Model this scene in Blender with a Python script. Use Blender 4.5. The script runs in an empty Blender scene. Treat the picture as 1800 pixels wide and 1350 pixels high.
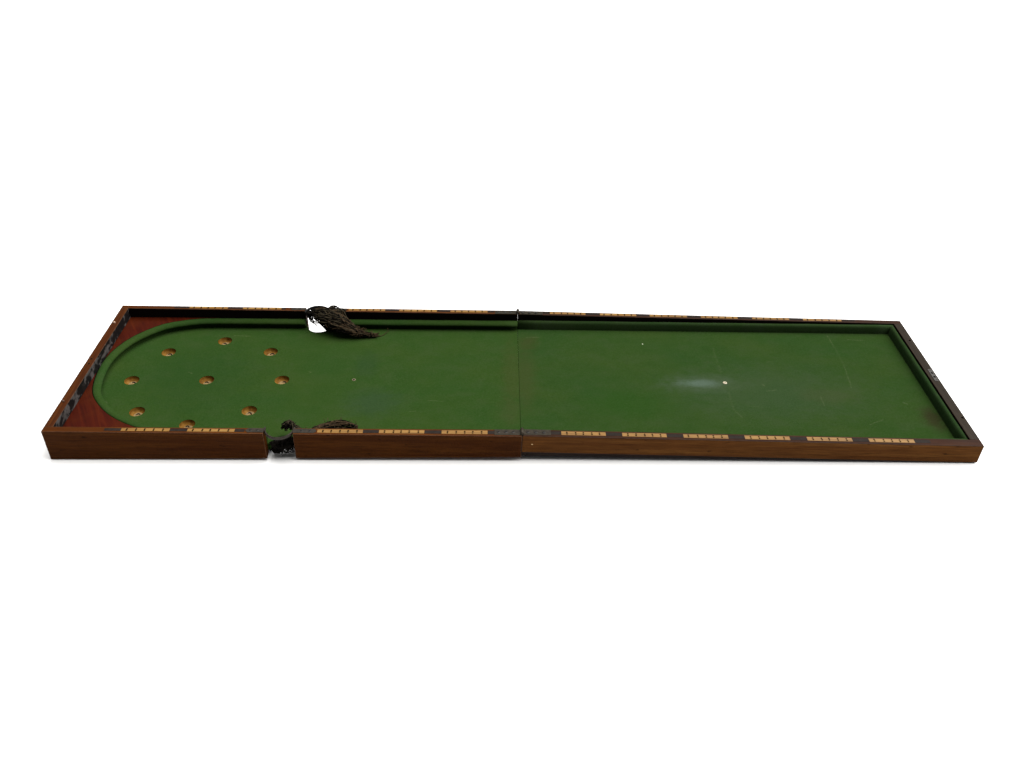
import bpy, bmesh, math, random
from mathutils import Vector, Matrix
from mathutils.geometry import delaunay_2d_cdt
random.seed(7)
C = bpy.context.scene.collection
sc = bpy.context.scene

# ------------------------------------------------------------------ placement
W = 0.606            # width of the board (m); each half is about 1.19 m long
AL, AR = 1.2, 1.1854
G = Matrix.Rotation(0.01447, 4, 'Y')                 # levels the floor
ML = G @ Matrix.Rotation(-0.00604, 4, 'Y')
MR = G @ Matrix.Translation((0, 0.00198, 0)) @ Matrix.Rotation(-0.005356, 4, 'Z') \
       @ Matrix.Rotation(-0.002546, 4, 'X') @ Matrix.Rotation(0.00604, 4, 'Y')
def lerp(a, b, t): return a + (b - a) * t
def bot_l(x): return -lerp(0.0696, 0.0910, -x / AL)
def bot_r(x): return -lerp(0.0667, 0.0563, x / AR)
def cloth_l(x): return lerp(-0.0480, -0.0585, -x / 1.18)
def cloth_r(x): return lerp(-0.0465, -0.0300, x / 1.16)
def top_l(x): return lerp(-0.0225, -0.0315, -x / 1.18)
def top_r(x): return lerp(-0.0205, -0.0040, x / 1.16)
ZF = min((ML @ Vector((-AL, 0, bot_l(-AL)))).z, (MR @ Vector((AR, 0, bot_r(AR)))).z,
         (ML @ Vector((-AL, W, bot_l(-AL)))).z, (MR @ Vector((AR, W, bot_r(AR)))).z) - 0.0004

# ------------------------------------------------------------------ materials
def newmat(name):
    m = bpy.data.materials.new(name); m.use_nodes = True
    nt = m.node_tree; b = nt.nodes['Principled BSDF']
    return m, nt, b
def N(nt, t, **kw):
    n = nt.nodes.new(t)
    for k, v in kw.items(): setattr(n, k, v)
    return n
def L(nt, a, b): nt.links.new(a, b)
def coords(nt, scale=(1, 1, 1), loc=(0, 0, 0)):
    tc = N(nt, 'ShaderNodeTexCoord'); mp = N(nt, 'ShaderNodeMapping')
    mp.inputs['Scale'].default_value = scale; mp.inputs['Location'].default_value = loc
    L(nt, tc.outputs['Object'], mp.inputs['Vector']); return mp.outputs[0]
def noise(nt, vec, scale, detail=4, rough=0.55, dist=0.0):
    n = N(nt, 'ShaderNodeTexNoise'); n.inputs['Scale'].default_value = scale
    n.inputs['Detail'].default_value = detail; n.inputs['Roughness'].default_value = rough
    n.inputs['Distortion'].default_value = dist
    L(nt, vec, n.inputs['Vector']); return n.outputs['Fac']
def ramp(nt, fac, stops):
    r = N(nt, 'ShaderNodeValToRGB'); e = r.color_ramp.elements
    while len(e) < len(stops): e.new(0.5)
    for el, (p, c) in zip(e, stops):
        el.position = p; el.color = (*c, 1) if len(c) == 3 else c
    L(nt, fac, r.inputs[0]); return r.outputs[0]
def mix(nt, fac, a, b, mode='MIX'):
    m = N(nt, 'ShaderNodeMix', data_type='RGBA', blend_type=mode)
    for s, v in ((m.inputs[0], fac), (m.inputs[6], a), (m.inputs[7], b)):
        if isinstance(v, (int, float)): s.default_value = v
        elif isinstance(v, tuple): s.default_value = (*v, 1)
        else: L(nt, v, s)
    return m.outputs[2]
def math_(nt, op, a, b=None, clamp=False):
    m = N(nt, 'ShaderNodeMath', operation=op, use_clamp=clamp)
    for s, v in zip(m.inputs, (a, b)):
        if v is None: continue
        if isinstance(v, (int, float)): s.default_value = v
        else: L(nt, v, s)
    return m.outputs[0]
def smooth(nt, v, lo, hi, out0=0.0, out1=1.0):
    m = N(nt, 'ShaderNodeMapRange', interpolation_type='SMOOTHSTEP')
    L(nt, v, m.inputs[0])
    for i, x in enumerate((lo, hi, out0, out1)): m.inputs[i + 1].default_value = x
    return m.outputs[0]
def bump(nt, b, h, strength, dist):
    n = N(nt, 'ShaderNodeBump'); n.inputs['Strength'].default_value = strength
    n.inputs['Distance'].default_value = dist
    L(nt, h, n.inputs['Height']); L(nt, n.outputs[0], b.inputs['Normal'])

def wood(name, dark, mid, light, axis='x', rough=0.5, spec=0.25, seed=0.0, blot=0.35):
    m, nt, b = newmat(name)
    s = (2.2, 70, 70) if axis == 'x' else (70, 2.2, 70)
    s2 = (14, 420, 420) if axis == 'x' else (420, 14, 420)
    g = noise(nt, coords(nt, s, (seed, seed, seed)), 1.0, 6, 0.6, 0.4)
    f = noise(nt, coords(nt, s2, (seed, 3, 1)), 1.0, 3, 0.6)
    big = noise(nt, coords(nt, (3.2, 3.2, 8) , (seed, 1, 0)), 1.6, 4, 0.6)
    c = ramp(nt, g, [(0.30, dark), (0.5, mid), (0.70, light)])
    c = mix(nt, smooth(nt, f, 0.40, 0.68, 0.0, 0.55), c, tuple(v * 0.45 for v in dark))
    c = mix(nt, smooth(nt, big, 0.40, 0.68, 0.0, blot), c, tuple(v * 0.75 for v in dark))
    # dents and dark nicks
    sp = noise(nt, coords(nt, (30, 90, 90) if axis == 'x' else (90, 30, 90), (seed, 5, 2)), 1.0, 2, 0.5)
    c = mix(nt, smooth(nt, sp, 0.66, 0.75, 0.0, 0.8), c, tuple(v * 0.25 for v in dark))
    L(nt, c, b.inputs['Base Color'])
    L(nt, smooth(nt, big, 0.3, 0.7, rough + 0.1, rough - 0.08), b.inputs['Roughness'])
    b.inputs['Specular IOR Level'].default_value = spec
    bump(nt, b, mix(nt, 0.5, g, f), 0.35, 0.0006)
    return m

M = {}
M['top_l_x'] = wood('orange mahogany', (.036, .0088, .0008), (.060, .0155, .0012), (.092, .028, .0020), 'x', .5, .05, 1.3)
M['top_l_y'] = wood('orange mahogany end', (.028, .0068, .0012), (.046, .0115, .0016), (.070, .020, .0024), 'y', .5, .05, 4.1)
M['side_l'] = wood('dark walnut side', (.0270, .0072, .0016), (.041, .0124, .0024), (.058, .0195, .0036), 'x', .55, .015, 2.2, .3)
M['side_l_y'] = wood('dark walnut end', (.012, .0045, .0018), (.018, .007, .0025), (.025, .010, .0034), 'y', .55, .02, 2.9, .3)
M['top_r_x'] = wood('painted-sheen mahogany', (.019, .0060, .0022), (.029, .0094, .0034), (.039, .0138, .0052), 'x', .55, .06, 6.3)  # greyer tone carries the sky reflection on the right rail tops as colour
M['top_r_y'] = wood('painted-sheen mahogany end', (.0145, .0100, .0058), (.0215, .0150, .0088), (.029, .0200, .0115), 'y', .55, .06, 8.7)
M['side_r'] = wood('brown walnut side', (.050, .0165, .0040), (.084, .0320, .0078), (.116, .049, .0125), 'x', .55, .015, 9.9, .35)
M['plinth'] = wood('dark base wood', (.006, .003, .0022), (.010, .005, .0035), (.014, .007, .005), 'x', .7, .1, 3.3)

def worn_highlight_edge(name, c):  # rubbed wear plus the edge highlight, both put into the bevel colour
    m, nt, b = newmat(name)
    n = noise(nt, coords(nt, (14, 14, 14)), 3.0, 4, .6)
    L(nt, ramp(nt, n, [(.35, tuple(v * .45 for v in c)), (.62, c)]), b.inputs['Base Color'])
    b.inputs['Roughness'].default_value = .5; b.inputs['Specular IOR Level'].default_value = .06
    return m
M['edge_l'] = worn_highlight_edge('rubbed highlight edge', (.075, .034, .017))
M['edge_r'] = worn_highlight_edge('rubbed grey highlight edge', (.040, .022, .014))

def plain(name, col, rough=.6, spec=.3, metal=0.0, var=.35, vs=30, bmp=0.0):
    m, nt, b = newmat(name)
    n = noise(nt, coords(nt), vs, 5, .65)
    L(nt, ramp(nt, n, [(.3, tuple(v * (1 - var) for v in col)), (.7, tuple(min(1, v * (1 + var)) for v in col))]), b.inputs['Base Color'])
    b.inputs['Roughness'].default_value = rough; b.inputs['Specular IOR Level'].default_value = spec
    b.inputs['Metallic'].default_value = metal
    if bmp: bump(nt, b, n, bmp, .001)
    return m
M['ebony'] = plain('near black wood', (.0042, .0022, .0020), .75, .04)  # near-black for inner rail faces, panel sides and bed undersides
M['gap'] = plain('joint dirt', (.003, .0025, .002), .9, .02)
M['inlay_dark'] = plain('ebony inlay', (.0145, .0105, .0085), .6, .06, 0, .35, 60)
M['brass'] = plain('tarnished brass', (.022, .0175, .0115), .5, .12, .1, .45, 90)
M['iron'] = plain('brown patinated iron', (.022, .0175, .0130), .5, .15, .15, .45, 70)
M['hoop_black'] = plain('blackened leather hoop', (.0045, .004, .0036), .6, .15, 0, .4, 80)
M['hole'] = plain('dark hole', (.0015, .0012, .001), .95, .0)
M['screw'] = plain('slotted screw', (.012, .010, .008), .4, .4, .4, .4, 200)
M['ivory'] = plain('ivory', (.36, .31, .22), .4, .4, 0, .2, 200)
M['copper'] = plain('pinkish copper pin', (.30, .19, .13), .3, .6, .5, .2, 200)
M['copper_dull'] = plain('worn pin', (.075, .035, .02), .4, .5, .4, .3, 200)

def inlay():
    m, nt, b = newmat('boxwood inlay')
    n = noise(nt, coords(nt, (9, 120, 40)), 1.0, 5, .6)
    p = noise(nt, coords(nt, (26, 60, 10)), 1.0, 3, .6)
    c = ramp(nt, n, [(.28, (.095, .042, .006)), (.5, (.180, .090, .0155)), (.72, (.235, .128, .027))])
    c = mix(nt, smooth(nt, p, .5, .72, 0, .7), c, (.135, .052, .009))
    L(nt, c, b.inputs['Base Color']); b.inputs['Roughness'].default_value = .45
    b.inputs['Specular IOR Level'].default_value = .3
    return m
M['inlay'] = inlay()

def panel():
    m, nt, b = newmat('red mahogany panel')
    v = coords(nt, (26, 4, 10), (0.3, .2, 0))
    rot = N(nt, 'ShaderNodeMapping'); rot.inputs['Rotation'].default_value = (0, 0, math.radians(-28))
    tc = N(nt, 'ShaderNodeTexCoord'); L(nt, tc.outputs['Object'], rot.inputs['Vector'])
    sc2 = N(nt, 'ShaderNodeMapping'); sc2.inputs['Scale'].default_value = (90, 6, 10); L(nt, rot.outputs[0], sc2.inputs['Vector'])
    g = noise(nt, sc2.outputs[0], 1.0, 5, .6, .5)
    big = noise(nt, coords(nt), 9, 3, .6)
    c = ramp(nt, g, [(.3, (.020, .0022, .0009)), (.55, (.034, .0039, .0012)), (.75, (.050, .0072, .0016))])
    c = mix(nt, smooth(nt, big, .45, .7, 0, .5), c, (.046, .0085, .0014))
    L(nt, c, b.inputs['Base Color']); b.inputs['Roughness'].default_value = .5
    b.inputs['Specular IOR Level'].default_value = .04
    return m
M['panel'] = panel()

def dusty():
    m, nt, b = newmat('dusty scuffed black paint')
    n = noise(nt, coords(nt, (1, 26, 34), (0, .2, 0)), 1.0, 3, .6, .8)
    f = noise(nt, coords(nt, (1, 150, 60)), 1.0, 3, .6)
    c = ramp(nt, n, [(.40, (.060, .054, .052)), (.48, (.040, .036, .034)), (.52, (.004, .0035, .0035))])
    c = mix(nt, smooth(nt, f, .45, .75, 0, .5), c, (.014, .011, .010))
    L(nt, c, b.inputs['Base Color']); b.inputs['Roughness'].default_value = .6
    b.inputs['Specular IOR Level'].default_value = .08
    return m
M['dusty'] = dusty()

def seg_mask(nt, xy, a, b_, w):
    """1 on the segment a-b, falling to 0 at distance w (board plane)"""
    ax, ay = a; dx, dy = b_[0] - ax, b_[1] - ay; l2 = dx * dx + dy * dy
    px = math_(nt, 'SUBTRACT', xy[0], ax); py = math_(nt, 'SUBTRACT', xy[1], ay)
    t = math_(nt, 'DIVIDE', math_(nt, 'ADD', math_(nt, 'MULTIPLY', px, dx), math_(nt, 'MULTIPLY', py, dy)), l2, True)
    ex = math_(nt, 'SUBTRACT', px, math_(nt, 'MULTIPLY', t, dx)); ey = math_(nt, 'SUBTRACT', py, math_(nt, 'MULTIPLY', t, dy))
    d = math_(nt, 'SQRT', math_(nt, 'ADD', math_(nt, 'MULTIPLY', ex, ex), math_(nt, 'MULTIPLY', ey, ey)))
    return smooth(nt, d, 0.0, w, 1.0, 0.0)
def blob_mask(nt, xy, c, rx, ry, wob=None):
    px = math_(nt, 'DIVIDE', math_(nt, 'SUBTRACT', xy[0], c[0]), rx)
    py = math_(nt, 'DIVIDE', math_(nt, 'SUBTRACT', xy[1], c[1]), ry)
    d = math_(nt, 'SQRT', math_(nt, 'ADD', math_(nt, 'MULTIPLY', px, px), math_(nt, 'MULTIPLY', py, py)))
    if wob is not None: d = math_(nt, 'ADD', d, math_(nt, 'MULTIPLY', math_(nt, 'SUBTRACT', wob, .5), 1.1))
    return smooth(nt, d, 0.15, 1.0, 1.0, 0.0)

def cloth(name, scratches=(), blobs=(), side=0, tint=(.91, .895, .84)):
    m, nt, b = newmat(name)
    co = coords(nt)
    sep = N(nt, 'ShaderNodeSeparateXYZ'); L(nt, co, sep.inputs[0]); xy = (sep.outputs[0], sep.outputs[1])
    big = noise(nt, coords(nt, (1.6, 2.6, 1), (side, 0, 0)), 2.2, 4, .55, .3)
    mid = noise(nt, coords(nt, (7, 10, 1), (side, 2, 0)), 2.0, 6, .65)
    fine = noise(nt, coords(nt, (900, 1100, 900)), 1.0, 2, .6)
    fib = noise(nt, coords(nt, (170, 240, 170), (side, 0, 0)), 1.0, 4, .7)
    c = ramp(nt, big, [(.30, (.0138, .0395, .0078)), (.5, (.0165, .0405, .0072)), (.70, (.0205, .0425, .0078))])
    c = mix(nt, smooth(nt, mid, .46, .68, 0, .42), c, (.0245, .0435, .0145))
    c = mix(nt, smooth(nt, mid, .36, .5, .30, 0), c, (.0125, .034, .0058))
    c = mix(nt, smooth(nt, fib, .42, .70, 0, .45), c, (.0265, .048, .0165))
    c = mix(nt, smooth(nt, fine, .45, .8, 0, .35), c, (.030, .052, .019))
    wob = noise(nt, coords(nt, (28, 40, 1), (side, 7, 0)), 1.0, 5, .7)
    for cen, rx, ry, col, amt in blobs:
        c = mix(nt, math_(nt, 'MULTIPLY', blob_mask(nt, xy, cen, rx, ry, wob), amt), c, col)
    brk = smooth(nt, noise(nt, coords(nt, (160, 160, 1), (side, 1, 0)), 1.0, 3, .7), .38, .60, .15, 1.0)
    wv = N(nt, 'ShaderNodeTexNoise'); wv.inputs['Scale'].default_value = 13; wv.inputs['Detail'].default_value = 3; L(nt, co, wv.inputs['Vector'])
    sv = N(nt, 'ShaderNodeSeparateColor'); L(nt, wv.outputs['Color'], sv.inputs[0])
    xyw = tuple(math_(nt, 'ADD', xy[q], math_(nt, 'MULTIPLY', math_(nt, 'SUBTRACT', sv.outputs[q], .5), .016)) for q in (0, 1))
    for a, b_, w, amt in scratches:
        c = mix(nt, math_(nt, 'MULTIPLY', math_(nt, 'MULTIPLY', seg_mask(nt, xyw, a, b_, w), brk), amt), c, (.085, .105, .055))
    # lint and pale specks
    vo = N(nt, 'ShaderNodeTexVoronoi', feature='F1'); vo.inputs['Scale'].default_value = 26
    mpv = coords(nt, (1, 1.25, 0.0), (side * 3.7, 0, 0)); L(nt, mpv, vo.inputs['Vector'])
    sr = N(nt, 'ShaderNodeSeparateColor'); L(nt, vo.outputs['Color'], sr.inputs[0])
    pick = smooth(nt, sr.outputs[0], .80, .82); size = math_(nt, 'MULTIPLY', sr.outputs[1], .040)
    dot = math_(nt, 'LESS_THAN', vo.outputs['Distance'], size)
    c = mix(nt, math_(nt, 'MULTIPLY', math_(nt, 'MULTIPLY', pick, dot), .35), c, (.10, .11, .06))
    gr = noise(nt, coords(nt, (300, 330, 300), (side, 4, 0)), 1.0, 3, .75)
    c = mix(nt, 1.0, c, ramp(nt, gr, [(.30, (.74, .76, .72)), (.5, (1, 1, 1)), (.72, (1.0, 1.0, 1.0))]), 'MULTIPLY')
    c = mix(nt, smooth(nt, gr, .52, .74, 0, .40), c, (.034, .056, .026))
    c = mix(nt, 1.0, c, tint, 'MULTIPLY')
    L(nt, c, b.inputs['Base Color'])
    b.inputs['Roughness'].default_value = .92; b.inputs['Specular IOR Level'].default_value = .015
    b.inputs['Sheen Weight'].default_value = .0
    h = mix(nt, .5, fine, fib)
    bump(nt, b, h, .35, .0006)
    return m
SR = [[(.9525,.5606),(.9543,.5077)],[(.9543,.5077),(.9509,.3904)],[(.9509,.3904),(.9399,.2904)],[(1.0088,.5396),(1.0598,.5345)],
      [(.7322,.4138),(.7481,.4142)],[(.6934,.2681),(.7235,.2728)],[(.6245,.1967),(.6535,.1948)],[(.5861,.2546),(.5836,.1791)],
      [(.5836,.1791),(.5989,.1455)],[(.6893,.2987),(.6922,.2906)],[(1.0649,.2215),(1.0749,.2149)],[(.9385,.1234),(.9803,.1461)],
      [(.5861,.4804),(.5825,.3579)],[(.843,.2453),(.8379,.206)],[(.0268,.5277),(.0613,.5285)]]
SA = [.50,.13,.36,.50,.60,.50,.45,.14,.24,.6,.6,.40,.16,.35,.45]
SW = [.0032,.006,.0032,.003,.0022,.0024,.0022,.006,.004,.004,.004,.003,.006,.003,.003]
M['cloth_r'] = cloth('worn green cloth with chalk', [(a, b_, w, k*.8) for (a, b_), w, k in zip(SR, SW, SA)],
    [((.512,.301), .080, .026, (.10,.150,.135), .66), ((.52,.30), .16, .060, (.050,.070,.050), .45),
     ((.70,.26), .42, .20, (.034,.050,.030), .32),
     ((1.121,.150), .030, .062, (.017,.014,.006), .85), ((1.118,.150), .050, .085, (.022,.026,.010), .6),
     ((.03,.50), .045, .06, (.026,.032,.009), .55), ((.016,.33), .050, .22, (.030,.038,.012), .5),
     ((.86,.25), .12, .055, (.034,.044,.018), .35), ((.30,.20), .18, .10, (.013,.042,.006), .6),
     ((.3736,.4996), .0030, .0048, (.40,.45,.34), 1.0)], 1.0)
SL = [[(-.856,.5304),(-.8096,.5286)],[(-1.1302,.2031),(-1.1199,.1955)],[(-.9406,.3376),(-.9295,.3321)],
      [(-.60,.345),(-.592,.340)],[(-.25,.21),(-.21,.205)],[(-.30,.16),(-.285,.163)]]
M['cloth_l'] = cloth('worn green cloth', [(a, b_, .003, k) for (a, b_), k in zip(SL, (.35,.5,.3,.4,.25,.3))],
    [((-.02,.34), .045, .26, (.030,.038,.012), .45), ((-.03,.16), .05, .10, (.030,.038,.014), .3),
     ((-.40,.20), .12, .09, (.020,.040,.020), .6), ((-.44,.38), .05, .10, (.016,.036,.014), .5),
     ((-.90,.30), .24, .24, (.0115,.0345,.0085), .55)], 0.0, (.965, .945, .83))
M['cush'] = cloth('green cushion cloth', (), (), 5.0)
M['cush_r'] = cloth('greyed cushion cloth', (), (), 8.0, (.95, .84, 1.15))

def cup_mat():
    m, nt, b = newmat('tan varnished cup')
    n = noise(nt, coords(nt, (1, 1, 1)), 85, 4, .6)
    c = ramp(nt, n, [(.3, (.068, .027, .0036)), (.5, (.130, .060, .0085)), (.72, (.19, .102, .022))])
    L(nt, c, b.inputs['Base Color']); b.inputs['Roughness'].default_value = .6; b.inputs['Specular IOR Level'].default_value = .04
    return m
M['cup'] = cup_mat()
M['paper'] = plain('aged paper disc', (.175, .118, .055), .9, .02, 0, .5, 150)
M['ink'] = plain('printed ink', (.012, .008, .006), .8, .1)
M['cord'] = plain('black brown cord', (.0036, .0028, .0021), .85, .03, 0, .8, 130)
M['cord_brown'] = plain('brown cord', (.023, .0185, .0110), .85, .04, 0, .6, 130)
M['cord_tip'] = plain('frayed brown cord', (.034, .022, .012), .85, .04, 0, .7, 160)

# ------------------------------------------------------------------ mesh helpers
class MB:
    def __init__(s): s.v = []; s.f = []; s.m = []; s.sm = []
    def add(s, vs, fs, mi=0, smooth_=False):
        o = len(s.v); s.v += [tuple(v) for v in vs]
        for f in fs: s.f.append([i + o for i in f]); s.m.append(mi); s.sm.append(smooth_)
    def box(s, x0, x1, y0, y1, z0, z1, mi=0):
        v = [(x0,y0,z0),(x1,y0,z0),(x1,y1,z0),(x0,y1,z0),(x0,y0,z1),(x1,y0,z1),(x1,y1,z1),(x0,y1,z1)]
        s.add(v, [(3,2,1,0),(4,5,6,7),(0,1,5,4),(1,2,6,5),(2,3,7,6),(3,0,4,7)], mi)
    def disc(s, c, r, z, n=14, mi=0):
        s.add([(c[0] + r * math.cos(2*math.pi*k/n), c[1] + r * math.sin(2*math.pi*k/n), z) for k in range(n)], [list(range(n))], mi)
    def lathe(s, c, prof, n=28, mi=0, cap=True, axis='z', smooth_=True):
        """prof: (r, h) list; closed with a cap where the last radius is not 0"""
        vs = []; fs = []
        for r, h in prof:
            for k in range(n):
                a = 2*math.pi*k/n; p, q = r*math.cos(a), r*math.sin(a)
                vs.append((c[0]+p, c[1]+q, c[2]+h) if axis == 'z' else (c[0]+p, c[1]+h, c[2]+q))
        for i in range(len(prof)-1):
            for k in range(n):
                k2 = (k+1) % n; fs.append((i*n+k, i*n+k2, (i+1)*n+k2, (i+1)*n+k))
        if cap:
            fs.append([ (len(prof)-1)*n+k for k in range(n)])
        s.add(vs, fs, mi, smooth_)
    def tube(s, pts, r, n=5, mi=0, taper=None):
        pts = [Vector(p) for p in pts]; vs = []; fs = []
        ref = Vector((0.13, 0.2, 1)).normalized()
        for i, p in enumerate(pts):
            t = (pts[min(i+1, len(pts)-1)] - pts[max(i-1, 0)])
            if t.length < 1e-9: t = Vector((1, 0, 0))
            t.normalize(); a = t.cross(ref)
            if a.length < 1e-4: a = t.cross(Vector((1, 0, 0)))
            a.normalize(); b_ = t.cross(a)
            rr = r * (taper(i/(len(pts)-1)) if taper else 1)
            for k in range(n):
                g = 2*math.pi*k/n; vs.append(p + a*(rr*math.cos(g)) + b_*(rr*math.sin(g)))
        for i in range(len(pts)-1):
            for k in range(n):
                k2 = (k+1) % n; fs.append((i*n+k, i*n+k2, (i+1)*n+k2, (i+1)*n+k))
        fs.append(list(range(n))[::-1]); fs.append([(len(pts)-1)*n+k for k in range(n)])
        s.add(vs, fs, mi, True)
    def build(s, name, mats, parent, local=None, bevel=None, fix=True):
        me = bpy.data.meshes.new(name); me.from_pydata(s.v, [], s.f)
        for m in mats: me.materials.append(m)
        for p, mi, sm in zip(me.polygons, s.m, s.sm): p.material_index = mi; p.use_smooth = sm
        if fix:
            bm = bmesh.new(); bm.from_mesh(me); bmesh.ops.recalc_face_normals(bm, faces=bm.faces); bm.to_mesh(me); bm.free()
        me.update()
        o = bpy.data.objects.new(name, me); C.objects.link(o)
        o.parent = parent
        if local is not None: o.matrix_local = local
        if bevel:
            w, seg, mi = bevel
            md = o.modifiers.new('bevel', 'BEVEL'); md.width = w; md.segments = seg; md.limit_method = 'ANGLE'
            md.angle_limit = math.radians(40); md.material = mi; md.harden_normals = False
        return o

def slab(mb, poly, ztop, zbot, holes=(), mtop=0, mside=None, mbot=0, mhole=0):
    """prism over a 2D polygon with round through / blind holes; mside(i) gives each wall's material"""
    n = len(poly); vs = [Vector(p) for p in poly]; ed = [(i, (i+1) % n) for i in range(n)]
    rings = []
    for (cx, cy, r, d) in holes:
        o = len(vs); k = 20
        vs += [Vector((cx + r*math.cos(2*math.pi*j/k), cy + r*math.sin(2*math.pi*j/k))) for j in range(k)]
        ed += [(o+j, o+(j+1) % k) for j in range(k)]; rings.append((o, k, d))
    ov, oe, of, _, _, _ = delaunay_2d_cdt(vs, ed, [], 1, 1e-7)
    def inside(p):
        c = False
        for i in range(n):
            a, b_ = poly[i], poly[(i+1) % n]
            if (a[1] > p[1]) != (b_[1] > p[1]) and p[0] < (b_[0]-a[0])*(p[1]-a[1])/(b_[1]-a[1]) + a[0]: c = not c
        return c
    tri = []
    for f in of:
        cx = sum(ov[i][0] for i in f)/len(f); cy = sum(ov[i][1] for i in f)/len(f)
        if not inside((cx, cy)): continue
        if any((cx-h[0])**2 + (cy-h[1])**2 < (h[2]*.97)**2 for h in holes): continue
        tri.append(list(f))
    mb.add([(v[0], v[1], ztop(v[0])) for v in ov], tri, mtop)
    mb.add([(p[0], p[1], zbot(p[0])) for p in poly], [list(range(n))], mbot)
    for i in range(n):
        a, b_ = poly[i], poly[(i+1) % n]
        mb.add([(*a, zbot(a[0])), (*b_, zbot(b_[0])), (*b_, ztop(b_[0])), (*a, ztop(a[0]))], [(0, 1, 2, 3)], mside(i) if mside else mtop)
    for (o, k, d), h in zip(rings, holes):
        r = [(vs[o+j][0], vs[o+j][1]) for j in range(k)]
        tv = [(*q, ztop(q[0])) for q in r] + [(*q, ztop(q[0]) - d) for q in r]
        mb.add(tv, [(j, (j+1) % k, k+(j+1) % k, k+j) for j in range(k)], mhole)
        mb.add(tv[k:], [list(range(k))], mhole)

def weld(o, dist=1e-5):
    bm = bmesh.new(); bm.from_mesh(o.data); bmesh.ops.remove_doubles(bm, verts=bm.verts, dist=dist)
    bmesh.ops.recalc_face_normals(bm, faces=bm.faces); bm.to_mesh(o.data); bm.free(); o.data.update()

# ------------------------------------------------------------------ the board
root = bpy.data.objects.new('bagatelle_board', None); C.objects.link(root)
root.location = (0, W/2, ZF)
root['label'] = 'long folding wooden bagatelle board with green cloth, nine cups and torn black net pockets'
root['category'] = 'game board'
T0 = Matrix.Translation(root.location).inverted()
HL, HR = T0 @ ML, T0 @ MR

G0 = 0.0007            # half the gap where the halves meet
PF = (-.6505, -.5765)  # pocket mouth in the front rail
PB = (-.6447, -.5710)  # pocket mouth in the back rail
def yf_l(x): return lerp(.0268, .0200, -x/1.18)      # inner edge of the front rail
def yb_l(x): return lerp(.5845, .5900, -x/1.18)
def yf_r(x): return .0265
def yb_r(x): return lerp(.5845, .5880, x/1.16)
XL, XR = -1.1780, 1.1600                              # inner faces of the end rails
zero = lambda x: 0.0
def skew(y): return -.0030 * y / W      # the right half was cut slightly out of square
RAILS = {}
def side_rail(key, half, x0, x1, front, bevel=True):
    yi = {('L',1): yf_l, ('L',0): yb_l, ('R',1): yf_r, ('R',0): yb_r}[(half, front)]
    yo = 0.0 if front else W
    poly = [(x0, yo), (x1, yo), (x1, yi(x1)), (x0, yi(x0))]
    mb = MB(); bt = bot_l if half == 'L' else bot_r
    if half == 'R' and front: bt = lambda x: bot_r(x) + lerp(.0125, .0012, x/AR)
    slab(mb, poly, zero, bt, (), 0, lambda i: 1 if i == 0 else (2 if i == 2 else 1))
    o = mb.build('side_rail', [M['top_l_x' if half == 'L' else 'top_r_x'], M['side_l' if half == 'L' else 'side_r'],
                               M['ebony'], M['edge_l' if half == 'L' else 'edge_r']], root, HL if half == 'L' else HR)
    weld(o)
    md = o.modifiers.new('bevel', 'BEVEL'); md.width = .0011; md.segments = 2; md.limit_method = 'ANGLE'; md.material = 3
    RAILS[key] = o; return o
side_rail('FL1', 'L', -AL, PF[0], 1); side_rail('FL2', 'L', PF[1], -G0, 1)
side_rail('BL1', 'L', -AL, PB[0], 0); side_rail('BL2', 'L', PB[1], -G0, 0)
side_rail('FR', 'R', G0, AR, 1); side_rail('BR', 'R', G0 + skew(W) - .0004, AR, 0)
def end_rail(half):
    x0, x1 = (-AL, XL) if half == 'L' else (XR, AR)
    fy, by = (yf_l, yb_l) if half == 'L' else (yf_r, yb_r)
    g = .0005
    poly = [(x0, fy(x0)+g), (x1, fy(x1)+g), (x1, by(x1)-g), (x0, by(x0)-g)]
    holes = [(-1.1915, .3201, .0030, .008), (-1.1895, .2965, .0030, .008)] if half == 'L' else \
            [(1.1755, .4951, .0036, .012), (1.1783, .1189, .0036, .012)]
    mb = MB(); slab(mb, poly, zero, bot_l if half == 'L' else bot_r, holes, 0,
                    (lambda i: 2 if i == 1 else 1) if half == 'L' else (lambda i: 2 if i == 3 else 1), 0, 3)
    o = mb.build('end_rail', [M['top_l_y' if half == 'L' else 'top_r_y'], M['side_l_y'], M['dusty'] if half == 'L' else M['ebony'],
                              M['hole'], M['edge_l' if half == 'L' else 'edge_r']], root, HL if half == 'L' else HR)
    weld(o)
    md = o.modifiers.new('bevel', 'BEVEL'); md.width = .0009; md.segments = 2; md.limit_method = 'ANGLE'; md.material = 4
    return o
endL, endR = end_rail('L'), end_rail('R')
# dark strip under the right front rail
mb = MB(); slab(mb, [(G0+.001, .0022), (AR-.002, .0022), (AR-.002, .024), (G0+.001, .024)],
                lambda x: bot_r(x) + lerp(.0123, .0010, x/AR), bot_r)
mb.build('base_strip', [M['plinth']], root, HR)

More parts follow.
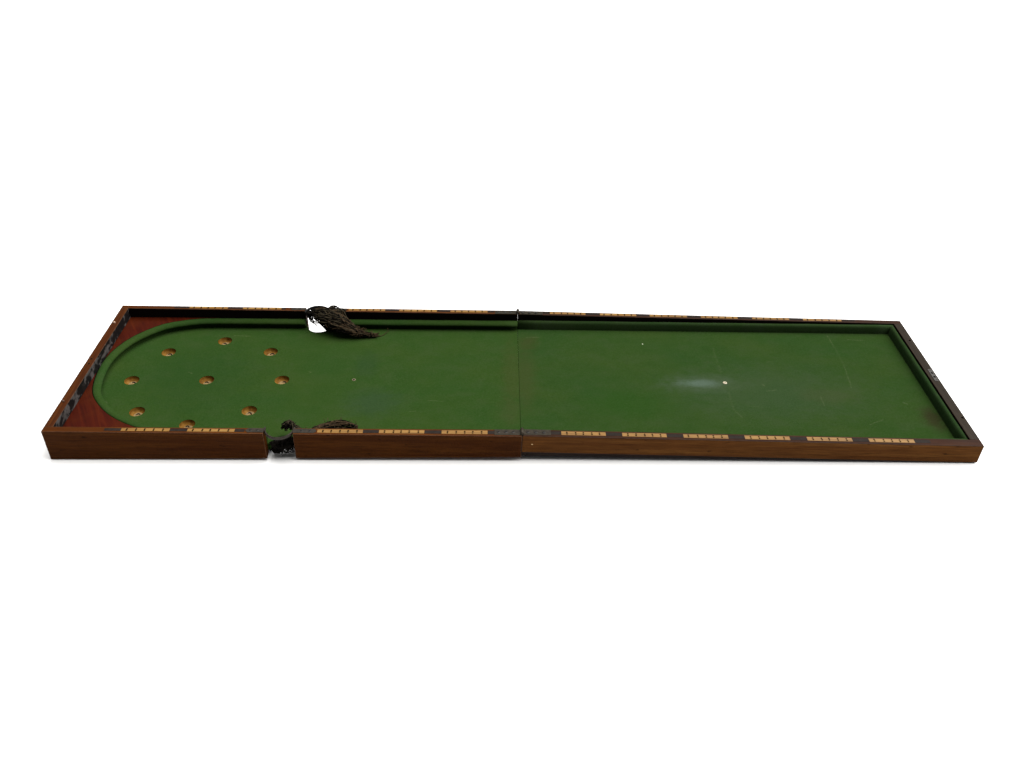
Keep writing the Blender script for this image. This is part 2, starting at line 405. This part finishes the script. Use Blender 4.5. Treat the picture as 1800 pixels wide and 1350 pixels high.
# scoring strips: boxwood plates with five pairs of peg holes, ebony between them
FR5 = (.12, .315, .495, .675, .865)
def strip(rail, half, front, x0, x1):
    yi = {('L',1): yf_l, ('L',0): yb_l, ('R',1): yf_r, ('R',0): yb_r}[(half, front)]
    mb = MB()
    def band(x):
        if front: w = yi(x); return .0072*w/.0265, w - .0052*w/.0265
        w = W - yi(x); return W - w + .0058*w/.02, W - .0036*w/.02
    z = .0004
    P = [(x0, band(x0)[0]), (x1, band(x1)[0]), (x1, band(x1)[1]), (x0, band(x0)[1])]
    slab(mb, P, lambda x: z, lambda x: -.002)
    for t in FR5:
        x = lerp(x0, x1, t) + random.uniform(-.0012, .0012); a, b_ = band(x)
        for q in (.27, .70):
            mb.disc((x + random.uniform(-.0003, .0003), lerp(a, b_, q)), .00235 if front else .0022, z + .0002, 10, 1)
    return mb.build('scoring_strip', [M['inlay'], M['hole']], rail)
def dark(rail, half, front, x0, x1):
    yi = {('L',1): yf_l, ('L',0): yb_l, ('R',1): yf_r, ('R',0): yb_r}[(half, front)]
    mb = MB()
    def band(x):
        if front: w = yi(x); return .0078*w/.0265, w - .0058*w/.0265
        w = W - yi(x); return W - w + .0064*w/.02, W - .0042*w/.02
    slab(mb, [(x0, band(x0)[0]), (x1, band(x1)[0]), (x1, band(x1)[1]), (x0, band(x0)[1])], lambda x: .0003, lambda x: -.002)
    return mb.build('ebony_inlay', [M['inlay_dark']], rail)
LAY = [('FL1','L',1, [(-1.0051,-.885),(-.8407,-.7235)], [(-1.0471,-1.0056),(-.8845,-.8412),(-.7230,-.6990)]),
       ('FL2','L',1, [(-.5163,-.4022),(-.3614,-.2474),(-.2035,-.0875)], [(-.4017,-.3619),(-.2469,-.2040),(-.0870,-.0702)]),
       ('BL1','L',0, [(-.9962,-.8809),(-.835,-.7191)], [(-1.042,-.9967),(-.8804,-.8355),(-.7186,-.7060)]),
       ('BL2','L',0, [(-.5152,-.4049),(-.3617,-.2475),(-.2058,-.0927)], [(-.4044,-.3622),(-.2470,-.2063),(-.0922,-.0718)]),
       ('FR','R',1, [(.0999,.2131),(.2553,.3687),(.412,.5269),(.5698,.6857),(.7304,.8472),(.8908,1.0085)],
                    [(.0729,.0994),(.2136,.2548),(.3692,.4115),(.5274,.5693),(.6862,.7299),(.8477,.8903),(1.009,1.0497)]),
       ('BR','R',0, [(.0954,.2046),(.2493,.3612),(.4027,.5181),(.5609,.6753),(.7202,.8356),(.879,.9989)],
                    [(.0740,.0949),(.2051,.2488),(.3617,.4022),(.5186,.5604),(.6758,.7197),(.8361,.8785),(.9994,1.0409)])]
for key, half, front, S, D in LAY:
    for a, b_ in S: strip(RAILS[key], half, front, a, b_)
    for a, b_ in D: dark(RAILS[key], half, front, a, b_)

# beds
CUPS = [(-.8778,.3025),(-.8752,.5013),(-.7278,.4447),(-.668,.3043),(-.7282,.1637),(-.8772,.1034),(-1.0253,.1577),(-1.0858,.2997),(-1.0242,.4407)]
RC = .0206
NR = .0345
def arc(c, r, a0, a1, n): return [(c[0]+r*math.cos(math.radians(lerp(a0,a1,k/n))), c[1]+r*math.sin(math.radians(lerp(a0,a1,k/n)))) for k in range(n+1)]
fc, bc = (-.6135, .0235), (-.6078, .5850)
poly = [(XL-.002, .010), (fc[0]-NR, .010)] + arc(fc, NR, 180, 0, 18) + [(fc[0]+NR, .010), (-.0006, .010), (-.0006, .598), (bc[0]+NR, .598)] \
       + arc(bc, NR, 0, -180, 18) + [(bc[0]-NR, .598), (XL-.002, .598)]
# rails cover the strips of bed outside their inner faces, so pull the bed to just inside them
poly = [(x, min(max(y, .0204 if x < -1 else .0270), .5842 if not (abs(x-bc[0]) < NR+.001) else .5842)) for x, y in poly]
clean = []
for q in poly:
    if not clean or (abs(q[0]-clean[-1][0]) + abs(q[1]-clean[-1][1])) > 1e-4: clean.append(q)
mb = MB(); slab(mb, clean, cloth_l, lambda x: cloth_l(x) - .021, [(c[0], c[1], RC, .004) for c in CUPS], 0, lambda i: 0, 1, 2)
# drop the blind-hole floors: the cups stand there
mb2 = MB(); mb2.v = mb.v
for f, m, s in zip(mb.f, mb.m, mb.sm):
    if m == 2 and len(f) == 20: continue
    mb2.f.append(f); mb2.m.append(0 if m == 2 else m); mb2.sm.append(s)
bedL = mb2.build('playing_bed', [M['cloth_l'], M['ebony']], root, HL)
mb = MB(); slab(mb, [(.0006 + skew(.027), .0270), (XR-.0003, .0270), (XR-.0003, .5842), (.0006 + skew(.5842), .5842)], cloth_r, lambda x: cloth_r(x) - .012, (), 0, lambda i: 0, 1)
bedR = mb.build('playing_bed', [M['cloth_r'], M['ebony']], root, HR)

# cups
cup0 = None
for i, c in enumerate(CUPS):
    z = cloth_l(c[0]) - .0008; r = RC - .0003
    mb = MB()
    mb.lathe((c[0], c[1], z), [(r, 0), (r, -.0052), (r-.0010, -.0080), (r-.0040, -.0106), (r-.0085, -.0120)], 32, 0, False)
    mb.disc((c[0], c[1]), r-.0084, z-.01195, 24, 1)
    cup = mb.build('cup', [M['cup'], M['paper']], root, HL, fix=False)
    m2 = MB(); rnd = random.Random(i+3)
    cx, cy = c[0] + rnd.uniform(-.006, .007), c[1] + rnd.uniform(-.001, .003)
    R2 = rnd.uniform(.0040, .0056); a0 = rnd.uniform(-15, 25)
    pts = [(cx + R2*math.cos(math.radians(a)), cy + R2*1.2*math.sin(math.radians(a)), z - .0112) for a in range(int(a0), int(a0)+150, 12)]
    m2.tube(pts, .0017, 5)
    m2.build('printed_mark', [M['ink']], cup)

# cushions: padded nose overhanging the bed
def prof(half_w, t, c, kind):
    if kind == 'L':
        return [(0, c-.0006), (0, t-.0012), (.0016, t), (.006, t+.0008), (.011, t+.0003), (.0155, t-.0018), (.0192, t-.0050), (.0204, t-.0078),
                (.0196, t-.0106), (.0160, t-.0138), (.0122, lerp(t, c, .74)), (.0104, c-.0006)]
    return [(0, c-.0006), (0, t-.0012), (.0010, t), (.0035, t+.0004), (.0065, t-.0006), (.0090, t-.0030), (.0104, t-.0066), (.0112, t-.0110),
            (.0118, t-.0150), (.0123, t-.0190), (.0126, lerp(t, c, .88)), (.0128, c-.0006)]
def cushion(path, half, kind):
    """path: 2D points with the inward side on the left; the profile grows inward from it"""
    n = len(path); tf, cf = (top_l, cloth_l) if half == 'L' else (top_r, cloth_r)
    nor = []
    for i in range(n):
        a, b_ = Vector(path[max(i-1, 0)]), Vector(path[min(i+1, n-1)]); d = (b_-a).normalized(); nor.append(Vector((-d.y, d.x)))
    mb = MB(); vs = []; fs = []; k = None
    for i, (p, nn) in enumerate(zip(path, nor)):
        pr = prof(0, tf(p[0]), cf(p[0]), kind); k = len(pr)
        for u, z in pr:
            uu = u
            vs.append((p[0]+nn.x*uu, p[1]+nn.y*uu, z + .0003*math.sin(i*1.7+u*90)))
    for i in range(n-1):
        for j in range(k-1): fs.append((i*k+j, (i+1)*k+j, (i+1)*k+j+1, i*k+j+1))
    mb.add(vs, fs, 0, True)
    mb.add(vs[:k], [list(range(k))], 0); mb.add(vs[-k:], [list(range(k))], 0)
    o = mb.build('cushion', [M['cush' if half == 'L' else 'cush_r']], root, HL if half == 'L' else HR, fix=False)
    weld(o, 1e-6); return o
def line(a, b_, n): return [(lerp(a[0], b_[0], t/n), lerp(a[1], b_[1], t/n)) for t in range(n+1)]
def catmull(P, n=7):
    out = []
    for i in range(1, len(P)-2):
        a, b_, c, d = (Vector(P[i+k]) for k in (-1, 0, 1, 2))
        for q in range(n):
            t = q/n; out.append(tuple(.5*((2*b_) + (c-a)*t + (2*a-5*b_+4*c-d)*t*t + (3*b_-a-3*c+d)*t**3)))
    out.append(tuple(P[-2])); return out
e = .0006
cushion(line((-.0007, yb_l(0)-e), (PB[1]+.002, yb_l(-.57)-e), 14), 'L', 'L')
CURVE = [(-.56,.5866),(-.6467,.5868),(-.75,.5873),(-.86,.5876),(-.93,.5868),(-.9777,.5822),(-1.0491,.5610),(-1.0913,.5330),(-1.1345,.4850),(-1.1610,.4330),
         (-1.1755,.3770),(-1.1768,.3180),(-1.1655,.2420),(-1.1410,.1830),(-1.0830,.1160),(-1.0110,.0690),(-.93,.0390),(-.86,.0290),(-.77,.0260),(-.6525,.0255),(-.58,.0255)]
OUT = catmull(CURVE)
cushL = cushion(OUT, 'L', 'L')
cushion(line((PF[1]+.002, yf_l(-.57)+e), (-.0016, yf_l(0)+e), 14), 'L', 'L')
cushion(line((XR-.0030, yb_r(1.15)-.0012), (.0001 + skew(W), yb_r(0)-e), 20), 'R', 'R')
cushion(line((XR-.0022, .0285), (XR-.0030, yb_r(1.15)-.0030), 16), 'R', 'R')
cushion(line((.0016, yf_r(0)+e), (XR-.0030, .0285), 20), 'R', 'R')
# torn nick at the head of the curved cushion
mb = MB(); a = Vector((-1.1470, .2200, -.0445))
mb.lathe((a.x, a.y, a.z), [(.0005, .0045), (.0022, .003), (.0027, 0), (.002, -.003), (.0006, -.0045)], 8)
mb.tube([(a.x+.001, a.y-.004, a.z-.003), (a.x+.004, a.y-.010, a.z-.006), (a.x+.010, a.y-.020, a.z-.004)], .0013, 5)
mb.build('torn_seam', [plain('exposed backing', (.085, .062, .028), .9, .1)], cushL)

# corner panels
i0 = max(range(len(OUT)), key=lambda i: -OUT[i][0]); off = .0006
def offs(P, d):
    r = []
    for i in range(len(P)):
        a, b_ = Vector(P[max(i-1,0)]), Vector(P[min(i+1,len(P)-1)]); t = (b_-a).normalized(); q = Vector(P[i]) - Vector((-t.y, t.x))*d; r.append((q.x, q.y))
    return r
OB = [q for q in offs(OUT, .0007)[:i0-1] if q[0] < -.90 and q[1] < .5885 and q[0] > XL+.0006]
OF = [q for q in offs(OUT, .0016)[i0+2:] if q[0] < -.93 and q[1] > .0215 and q[0] > XL+.0006]
pz = lambda x: top_l(x) - .0006
mb = MB(); slab(mb, OB + [(XL+.0005, OB[-1][1]), (XL+.0005, .5893), (OB[0][0], .5893)], pz, lambda x: pz(x)-.008, (), 0, lambda i: 1)
mb.build('corner_panel', [M['panel'], M['ebony']], root, HL)
mb = MB(); slab(mb, OF + [(OF[-1][0], .0212), (XL+.0005, .0212), (XL+.0005, OF[0][1])], pz, lambda x: pz(x)-.008, (), 0, lambda i: 1)
mb.build('corner_panel', [M['panel'], M['ebony']], root, HL)

# ball spots
def spot(c, half, z, ring, mi):
    mb = MB()
    if ring:
        mb.lathe((c[0], c[1], z), [(.0052, 0), (.0052, .0004), (.0030, .0004), (.0030, -.0005)], 20, 0, False); mb.disc(c, .0031, z+.00005, 16, 1)
    else:
        mb.lathe((c[0], c[1], z), [(.0060, 0), (.0056, .0007), (.0014, .0008), (.0013, .0002)], 22, 0, True); mb.disc((c[0]+.0004, c[1]), .0012, z+.0010, 10, 1)
    return mb.build('ball_spot', [mi, M['hole']], root, HL if half == 'L' else HR)
spot((-.4666, .3063), 'L', cloth_l(-.4666)+.0002, True, plain('dulled ivory ring', (.15, .125, .075), .5, .1))
spot((.5839, .3047), 'R', cloth_r(.5839)+.0002, False, M['ivory'])

# dowel pins on the left end rail
for c, m in (((-1.1912, .5062), 'copper'), ((-1.1912, .1232), 'copper_dull')):
    mb = MB(); r = .0042 if m == 'copper' else .0034
    mb.lathe((c[0], c[1], 0), [(r, -.001), (r, .002), (r*.86, .0036), (r*.5, .0047), (.0004, .0050)], 18)
    mb.build('dowel_pin', [M[m]], endL)
# lock plate on the right end rail
mb = MB(); slab(mb, [(1.1700,.2845),(1.1812,.2845),(1.1812,.3425),(1.1700,.3425)], lambda x: .0007, lambda x: -.001)
lp = mb.build('lock_plate', [M['iron']], endR, bevel=(.0004, 1, 0))
lp.data.materials[0] = plain('grey steel plate', (.045, .042, .038), .5, .2, .2, .5, 160)
for x, y, r in ((1.1756,.3372,.0020),(1.1756,.3235,.0036),(1.1757,.3045,.0036),(1.1757,.2905,.0020)):
    mb = MB(); mb.lathe((x, y, 0), [(r, .0006), (r, .0010), (r*.8, .0010)], 14); mb.build('plate_hole', [M['hole'] if r > .003 else M['screw']], lp)
# pale chip on the front face
mb = MB(); mb.lathe((.0265, -.0002, -.0272), [(.0002, -.0006), (.0020, -.0005), (.0026, .0006)], 7, 0, False, 'y')
for i, v in enumerate(mb.v): mb.v[i] = (.0265 + (v[0]-.0265)*1.2, v[1], -.0272 + (v[2]+.0272)*.75)
mb.build('chip', [plain('bare wood chip', (.30, .20, .10), .8, .1)], RAILS['FR'])

# hinges
def hinge(front):
    y0, y1 = (.0040, .0262) if front else (.5848, .6035)
    hl = MB(); hl.box(-.0702, -.0030, y0, y1, -.001, .0010)
    o = hl.build('hinge', [M['brass']], root, HL, bevel=(.0005, 1, 0))
    rl = MB(); rl.box(.0030, .0729, y0, y1, -.001, .0009)
    o2 = rl.build('hinge_leaf', [M['brass']], o, HL.inverted() @ HR, bevel=(.0005, 1, 0))
    kn = MB(); kn.lathe((0, y0, .0034), [(.0004, 0), (.0044, .0003), (.0044, (y1-y0)-.0003), (.0004, y1-y0)], 16, 0, True, 'y')
    kn.box(-.0045, .0045, y0+.002, y1-.002, .0004, .0030)
    kn.build('hinge_knuckle', [M['brass']], o)
    ym = (y0+y1)/2
    for x in (-.0595, -.0405, -.0225, .0150, .0350, .0555):
        s = MB(); s.lathe((x, ym, .0009), [(.0042, 0), (.0042, .0004), (.0034, .0007), (.0010, .0008)], 16)
        s.box(x-.0030, x+.0030, ym-.0004, ym+.0004, .0010, .00185, 1)
        s.build('screw', [M['screw'], M['hole']], o)
hinge(True); hinge(False)

# pocket hoops with their rail plates
def pocket(front):
    c = (-.6135, .0270) if front else (-.6079, .5800)
    sgn = -1 if front else 1; R0, R1 = .0352, .0392
    z0, z1 = -.0062, .0012
    mb = MB(); n = 32; pr = []
    reach = 1.0 if front else .98
    for k in range(n+1):
        a = math.pi * k / n; d = Vector((math.cos(a), sgn*math.sin(a)*reach))
        bulge = .0000
        for R, z in ((R0, z0), (R0, z1-.0012), (R0+.0012, z1), (R1-.0012, z1), (R1, z1-.0014), (R1, z0)):
            pr.append((c[0]+d.x*R, c[1]+d.y*R, z - .004*math.sin(a)*(1 if front else 0)))
    q = 6; fs = []
    for k in range(n):
        for j in range(q): fs.append((k*q+j, k*q+(j+1) % q, (k+1)*q+(j+1) % q, (k+1)*q+j))
    fs.append(list(range(q))); fs.append([n*q+j for j in range(q)])
    mb.add(pr, fs, 0, False)
    mats = [M['iron'] if front else M['hoop_black'], M['screw']]
    hoop = mb.build('pocket_hoop', mats, root, HL)
    # plates let into the rail top
    mouth = PF if front else PB
    y0, y1 = (.0045, .0205) if front else (.5905, .6025)
    for s, x0, x1 in ((-1, mouth[0], mouth[0]-.0465), (1, mouth[1], mouth[1]+.0575 if front else mouth[1]+.0515)):
        m2 = MB(); P = [(x0, y0), (lerp(x0, x1, .84), y0)]
        ym = (y0+y1)/2; hw = (y1-y0)/2
        if front and s < 0: P += [(lerp(x0,x1,.93), ym-hw*.5), (x1, ym), (lerp(x0,x1,.93), ym+hw*.5)]
        else: P += [(lerp(x0,x1,.84)+ (x1-x0)*.16*math.sin(math.radians(t)), ym - hw*math.cos(math.radians(t))) for t in range(15, 180, 15)]
        P += [(lerp(x0, x1, .84), y1), (x0, y1)]
        slab(m2, P if s > 0 else P[::-1], lambda x: .0010, lambda x: -.001)
        pl = m2.build('hoop_plate', [M['iron'] if front else M['brass']], hoop)
        md = pl.modifiers.new('bevel', 'BEVEL'); md.width = .0005; md.segments = 1; md.limit_method = 'ANGLE'
        for t in (.35, .72):
            xs = lerp(x0, x1, t); m3 = MB(); m3.lathe((xs, ym, .0009), [(.0036, 0), (.0036, .0003), (.0029, .0006), (.0008, .0006)], 14)
            m3.box(xs-.0025, xs+.0025, ym-.0004, ym+.0004, .0008, .00165, 1)
            m3.build('screw', [M['screw'], M['hole']], pl)
    return hoop
hoopF, hoopB = pocket(True), pocket(False)
# cloth turned down over the notch of the bed behind the front pocket
def drape(c, a0, a1, drop):
    mb = MB(); n = 22; vs = []; fs = []
    for k in range(n+1):
        a = math.radians(lerp(a0, a1, k/n)); d = (math.cos(a), math.sin(a)); zc = cloth_l(c[0])
        for j, (dr, dz) in enumerate(((.004, .0004), (.0004, .0004), (-.0012, -.001), (-.0016, -.008), (-.0020 - .001*math.sin(k), -drop + .002*math.sin(k*.9)))):
            vs.append((c[0]+d[0]*(NR+dr), c[1]+d[1]*(NR+dr), zc+dz))
    for k in range(n):
        for j in range(4): fs.append((k*5+j, (k+1)*5+j, (k+1)*5+j+1, k*5+j+1))
    mb.add(vs, fs, 0, True); return mb.build('pocket_lip', [M['cush']], root, HL, fix=False)
drape(fc, 172, 8, .016); drape(bc, -172, -8, .014)

# torn net pockets
def net(path, widths, heights, count, seed, fray, zmin, loops=60, top=34, tip_frac=.62):
    rnd = random.Random(seed); mb = MB(); P = [Vector(p) for p in path]; n = len(P)
    def at(t):
        f = min(max(t, 0), .9999)*(n-1); i = int(f); u = f-i
        a, b_, c, d = P[max(i-1,0)], P[i], P[min(i+1,n-1)], P[min(i+2,n-1)]
        p = .5*((2*b_) + (c-a)*u + (2*a-5*b_+4*c-d)*u*u + (3*b_-a-3*c+d)*u**3)
        tg = (P[min(i+1,n-1)]-P[i]); tg.z = 0; tg.normalize(); side = Vector((-tg.y, tg.x, 0))
        return p, side, lerp(widths[i], widths[min(i+1,n-1)], u), lerp(heights[i], heights[min(i+1,n-1)], u)
    def pos(t, w, h):
        p, s, wd, ht = at(t); q = p + s*(w*wd) + Vector((0, 0, h*ht)); q.z = max(q.z, zmin(q) + .0012); return q
    for k in range(count):
        t0 = rnd.uniform(0, .55) if k % 3 else rnd.uniform(0, .1); t1 = min(1, t0 + rnd.uniform(.22, .75)); m = rnd.randint(9, 17)
        w0 = rnd.uniform(-1, 1); h0 = rnd.uniform(0, 1)*(1-abs(w0)*.6); fq = rnd.uniform(4, 9)*rnd.choice((-1, 1)); ph = rnd.uniform(0, 6.3)
        pts = []
        for j in range(m):
            t = lerp(t0, t1, j/(m-1)); am = .30
            pts.append(pos(t, w0 + am*math.sin(fq*t*3+ph) + rnd.uniform(-.05, .05), h0 + .22*math.cos(fq*t*3.4+ph) + rnd.uniform(-.05, .05)))
        mb.tube(pts, rnd.uniform(.0010, .0021), 5, 1 if rnd.random() < max(0, (t0+t1)/2 - .5)*1.3 + .02 else (2 if rnd.random() < .08 else 0))
    for k in range(top):                                     # long cords lying over the bunch
        t0 = rnd.uniform(-.02, .50); t1 = min(1, t0 + rnd.uniform(.28, .55)); w0 = lerp(-1, 1, (k + rnd.random())/top); w1 = w0*.85 + rnd.uniform(-.25, .25); m = 14; ph = rnd.uniform(0, 6)
        pts = [pos(lerp(t0, t1, j/(m-1)), lerp(w0, w1, j/(m-1)) + .07*math.sin(j*.9+ph), 1.02*(1-.45*abs(w0)) + .10*math.sin(j*1.1+ph)) for j in range(m)]
        mb.tube(pts, rnd.uniform(.0013, .0021), 6, 1 if (t0+t1)/2 > .50 and rnd.random() < .75 or rnd.random() < .12 else 2)
    for k in range(loops):                                   # mesh loops and knots
        t = rnd.uniform(.05, .98)**.55; w = rnd.uniform(-1.05, 1.05); h = rnd.uniform(.2, 1.05)*(1-abs(w)*.5); r = rnd.uniform(.0024, .0058)
        c = pos(t, w, h); ax = Vector((rnd.uniform(-1,1), rnd.uniform(-1,1), rnd.uniform(-1,1))).normalized(); u = ax.orthogonal().normalized(); v = ax.cross(u)
        pts = [c + u*(r*math.cos(g)*1.4) + v*(r*math.sin(g)) for g in [lerp(0, rnd.uniform(4.0, 6.2), q/10) for q in range(11)]]
        for p in pts: p.z = max(p.z, zmin(p) + .0011)
        mb.tube(pts, rnd.uniform(.0008, .0013), 4, 1 if rnd.random() < (t-.25)*.9 else (2 if rnd.random() < .5 else 0))
    for k in range(fray):
        t = rnd.uniform(tip_frac, 1) if k % 3 else rnd.uniform(.15, 1); w = rnd.uniform(-1.1, 1.1) if k % 2 else rnd.choice((-1.05, 1.05)); c = pos(t, w, rnd.uniform(.1, .9)); d = Vector((rnd.uniform(-.3, 1), rnd.uniform(-.8, .8), rnd.uniform(-.1, .7))).normalized()
        ln = rnd.uniform(.005, .015); pts = [c, c+d*ln*.5+Vector((0,0,rnd.uniform(-.002,.003))), c+d*ln]
        for p in pts: p.z = max(p.z, zmin(p) + .0010)
        mb.tube(pts, rnd.uniform(.0006, .0011), 4, 1 if t > .55 or rnd.random() < .3 else 0)
    return mb
def floor_b(q):
    z = cloth_l(q.x)
    if q.y > .566: z = top_l(q.x) if abs(q.x + .608) > .034 else -.075
    if q.y > .5845 and abs(q.x + .608) > .034: z = .0015
    return z
mb = net([(-.622,.602,-.014), (-.592,.590,-.014), (-.560,.568,-.018), (-.528,.546,-.027), (-.498,.531,-.037), (-.468,.526,-.043), (-.424,.527,-.0480)],
         [.020, .031, .033, .027, .017, .009, .0035], [.010, .015, .022, .023, .017, .011, .004], 150, 11, 130, floor_b, 90, 40)
# one long stray cord off the tip
mb.tube([(-.424,.528,-.0495), (-.412,.531,-.0500), (-.402,.542,-.0490), (-.394,.552,-.047), (-.396,.560,-.040)], .0010, 5, 1, lambda t: 1.2-t*.6)
rnd = random.Random(8)
for k in range(70):                                          # black cords slumped over the edge of the notch
    x0 = rnd.uniform(-.640, -.585); u = rnd.random()
    P4 = [(x0, .602 - rnd.uniform(0, .012), -.008), (lerp(x0, -.585, .6), .585, -.020 - .012*u), (lerp(-.602, -.572, u), lerp(.572, .585, u), -.036 + .012*u),
          (lerp(-.580, -.555, u), lerp(.552, .575, u), -.046 + .014*u), (-.535 + rnd.uniform(-.01, .02), .548 + rnd.uniform(-.012, .012), -.045 + .010*u)]
    mb.tube([(a + rnd.uniform(-.003, .003), b_ + rnd.uniform(-.003, .003), c + rnd.uniform(-.002, .002)) for a, b_, c in P4], rnd.uniform(.0011, .0019), 5, 0 if rnd.random() < .85 else 2)
for k in range(16):                                          # broken cords crossing the open notch
    a = Vector((-.6079 + .0345*math.cos(math.radians(150 + 2.4*k)), .580 + .0345*math.sin(math.radians(150 + 2.4*k)), -.008))
    b2 = Vector((rnd.uniform(-.622, -.588), rnd.uniform(.556, .580), rnd.uniform(-.052, -.030)))
    n4 = [a.lerp(b2, q/5) + Vector((rnd.uniform(-.003, .003), rnd.uniform(-.003, .003), -.006*math.sin(q*.63))) for q in range(6)]
    mb.tube(n4[:rnd.randint(3, 6)], rnd.uniform(.0007, .0013), 5)
# cords hanging from the hoop
rnd = random.Random(5)
for k in range(150):
    a = math.radians(rnd.uniform(0, 180)); R = .0350
    p = Vector((-.6079 + R*math.cos(a), .5800 + R*math.sin(a)*.98, -.004)); q = Vector((-.592 + rnd.uniform(-.040, .03), .594 + rnd.uniform(-.014, .014), rnd.uniform(-.022, -.004)))
    mb.tube([p, p.lerp(q, .35) + Vector((0, 0, -.008)), p.lerp(q, .7) + Vector((rnd.uniform(-.004,.004), 0, -.006)), q], rnd.uniform(.0010, .0016), 5)
mb.build('net_pocket', [M['cord'], M['cord_tip'], M['cord_brown']], root, HL, fix=False)
def floor_f(q):
    z = cloth_l(q.x)
    if q.y < .0475: z = top_l(q.x) if abs(q.x + .6135) > .036 else -.080
    if q.y < .027 and abs(q.x + .6135) > .036: z = .0015
    return z
mb = net([(-.597,.030,-.016), (-.594,.047,-.012), (-.576,.050,-.026), (-.550,.058,-.043), (-.515,.083,-.046), (-.468,.088,-.043), (-.428,.088,-.048)],
         [.015, .014, .009, .006, .010, .012, .005], [.014, .016, .006, .004, .010, .014, .006], 80, 21, 40, floor_f, 50, 16)
for k in range(230):                                          # remains of the bag, with black cords added for the shade under the bed
    fx_ = rnd.random(); R = rnd.uniform(.016, .0345); a = math.radians(rnd.uniform(262, 355) if R > .0325 else rnd.uniform(190, 355))
    p = Vector((-.6135 + R*math.cos(a), .0270 + R*math.sin(a), -.007 if R > .0325 else -.042))
    fx = rnd.random()
    q = Vector((lerp(-.641, -.583, fx), .018 + rnd.uniform(-.014, .030), rnd.uniform(-.069, lerp(-.058, -.042, fx))))
    m = p.lerp(q, .5) + Vector((rnd.uniform(-.005, .005), rnd.uniform(-.004, .004), -.004))
    mb.tube([p, p.lerp(m, .6), m, q, q + Vector((rnd.uniform(-.006, .008), rnd.uniform(-.004, .004), -rnd.uniform(0, .004)))], rnd.uniform(.0010, .0017), 5)
mb.build('net_pocket', [M['cord'], M['cord_tip'], M['cord_brown']], root, HL, fix=False)

for o in root.children:
    if o.name == 'net_pocket': o['label'] = 'frayed dark cord net flopped from the back pocket onto the green cloth'
    if o.name == 'net_pocket.001': o['label'] = 'frayed black cord net in the front pocket and behind the front rail, with cords added for shade'
# ------------------------------------------------------------------ ground and light
me = bpy.data.meshes.new('ground'); s = 40
me.from_pydata([(-s,-s,0),(s,-s,0),(s,s,0),(-s,s,0)], [], [(0,1,2,3)])
g = bpy.data.objects.new('ground', me); C.objects.link(g); g.location = (0, 0, ZF); g['kind'] = 'structure'
g['label'] = 'plain bright white ground'
m, nt, b = newmat('white paper sweep'); b.inputs['Base Color'].default_value = (.86, .86, .86, 1); b.inputs['Roughness'].default_value = .95
b.inputs['Specular IOR Level'].default_value = .0
me.materials.append(m)

w = bpy.data.worlds.new('World'); sc.world = w; w.use_nodes = True; nt = w.node_tree
bg = nt.nodes['Background']; tc = N(nt, 'ShaderNodeTexCoord'); sp = N(nt, 'ShaderNodeSeparateXYZ'); L(nt, tc.outputs['Generated'], sp.inputs[0])
# an overcast dome brightest in a band overhead (narrow front to back, wide to the sides)
y2 = math_(nt, 'MULTIPLY', math_(nt, 'SUBTRACT', sp.outputs[1], .18), 1.0)
rad = math_(nt, 'ABSOLUTE', y2)
band = smooth(nt, rad, .30, .62, 1.0, .0); up = smooth(nt, sp.outputs[2], .05, .55, .12, 1.0)
lr = smooth(nt, sp.outputs[0], -.50, .10, .04, 1.0)
s1 = math_(nt, 'ADD', math_(nt, 'MULTIPLY', math_(nt, 'MULTIPLY', math_(nt, 'MULTIPLY', band, up), lr), 7.0), .09)
L(nt, s1, bg.inputs['Strength']); bg.inputs['Color'].default_value = (1.0, .99, .97, 1)
sc.view_settings.view_transform = 'Standard'; sc.view_settings.look = 'None'; sc.view_settings.exposure = 0; sc.view_settings.gamma = 1
sc.view_settings.use_curve_mapping = False

# ------------------------------------------------------------------ camera
cx, cy, cz, yaw, pitch, roll, f = -0.09156114, -1.7473251, 1.4395854, -0.03492411, 0.63065838, 0.03679845, 1575.762
F = Vector((-math.sin(yaw)*math.cos(pitch), math.cos(yaw)*math.cos(pitch), -math.sin(pitch)))
Rt = Vector((math.cos(yaw), math.sin(yaw), 0)); Up = Rt.cross(F)
Rr = Rt*math.cos(roll) + Up*math.sin(roll); Ur = Up*math.cos(roll) - Rt*math.sin(roll)
mw = Matrix(((Rr.x, Ur.x, -F.x, cx), (Rr.y, Ur.y, -F.y, cy), (Rr.z, Ur.z, -F.z, cz), (0, 0, 0, 1)))
cam = bpy.data.cameras.new('camera'); co = bpy.data.objects.new('camera', cam); C.objects.link(co)
co.matrix_world = G @ mw
cam.sensor_fit = 'HORIZONTAL'; cam.sensor_width = 36; cam.lens = f/1800*36; cam.clip_start = .01; cam.clip_end = 500
sc.camera = co
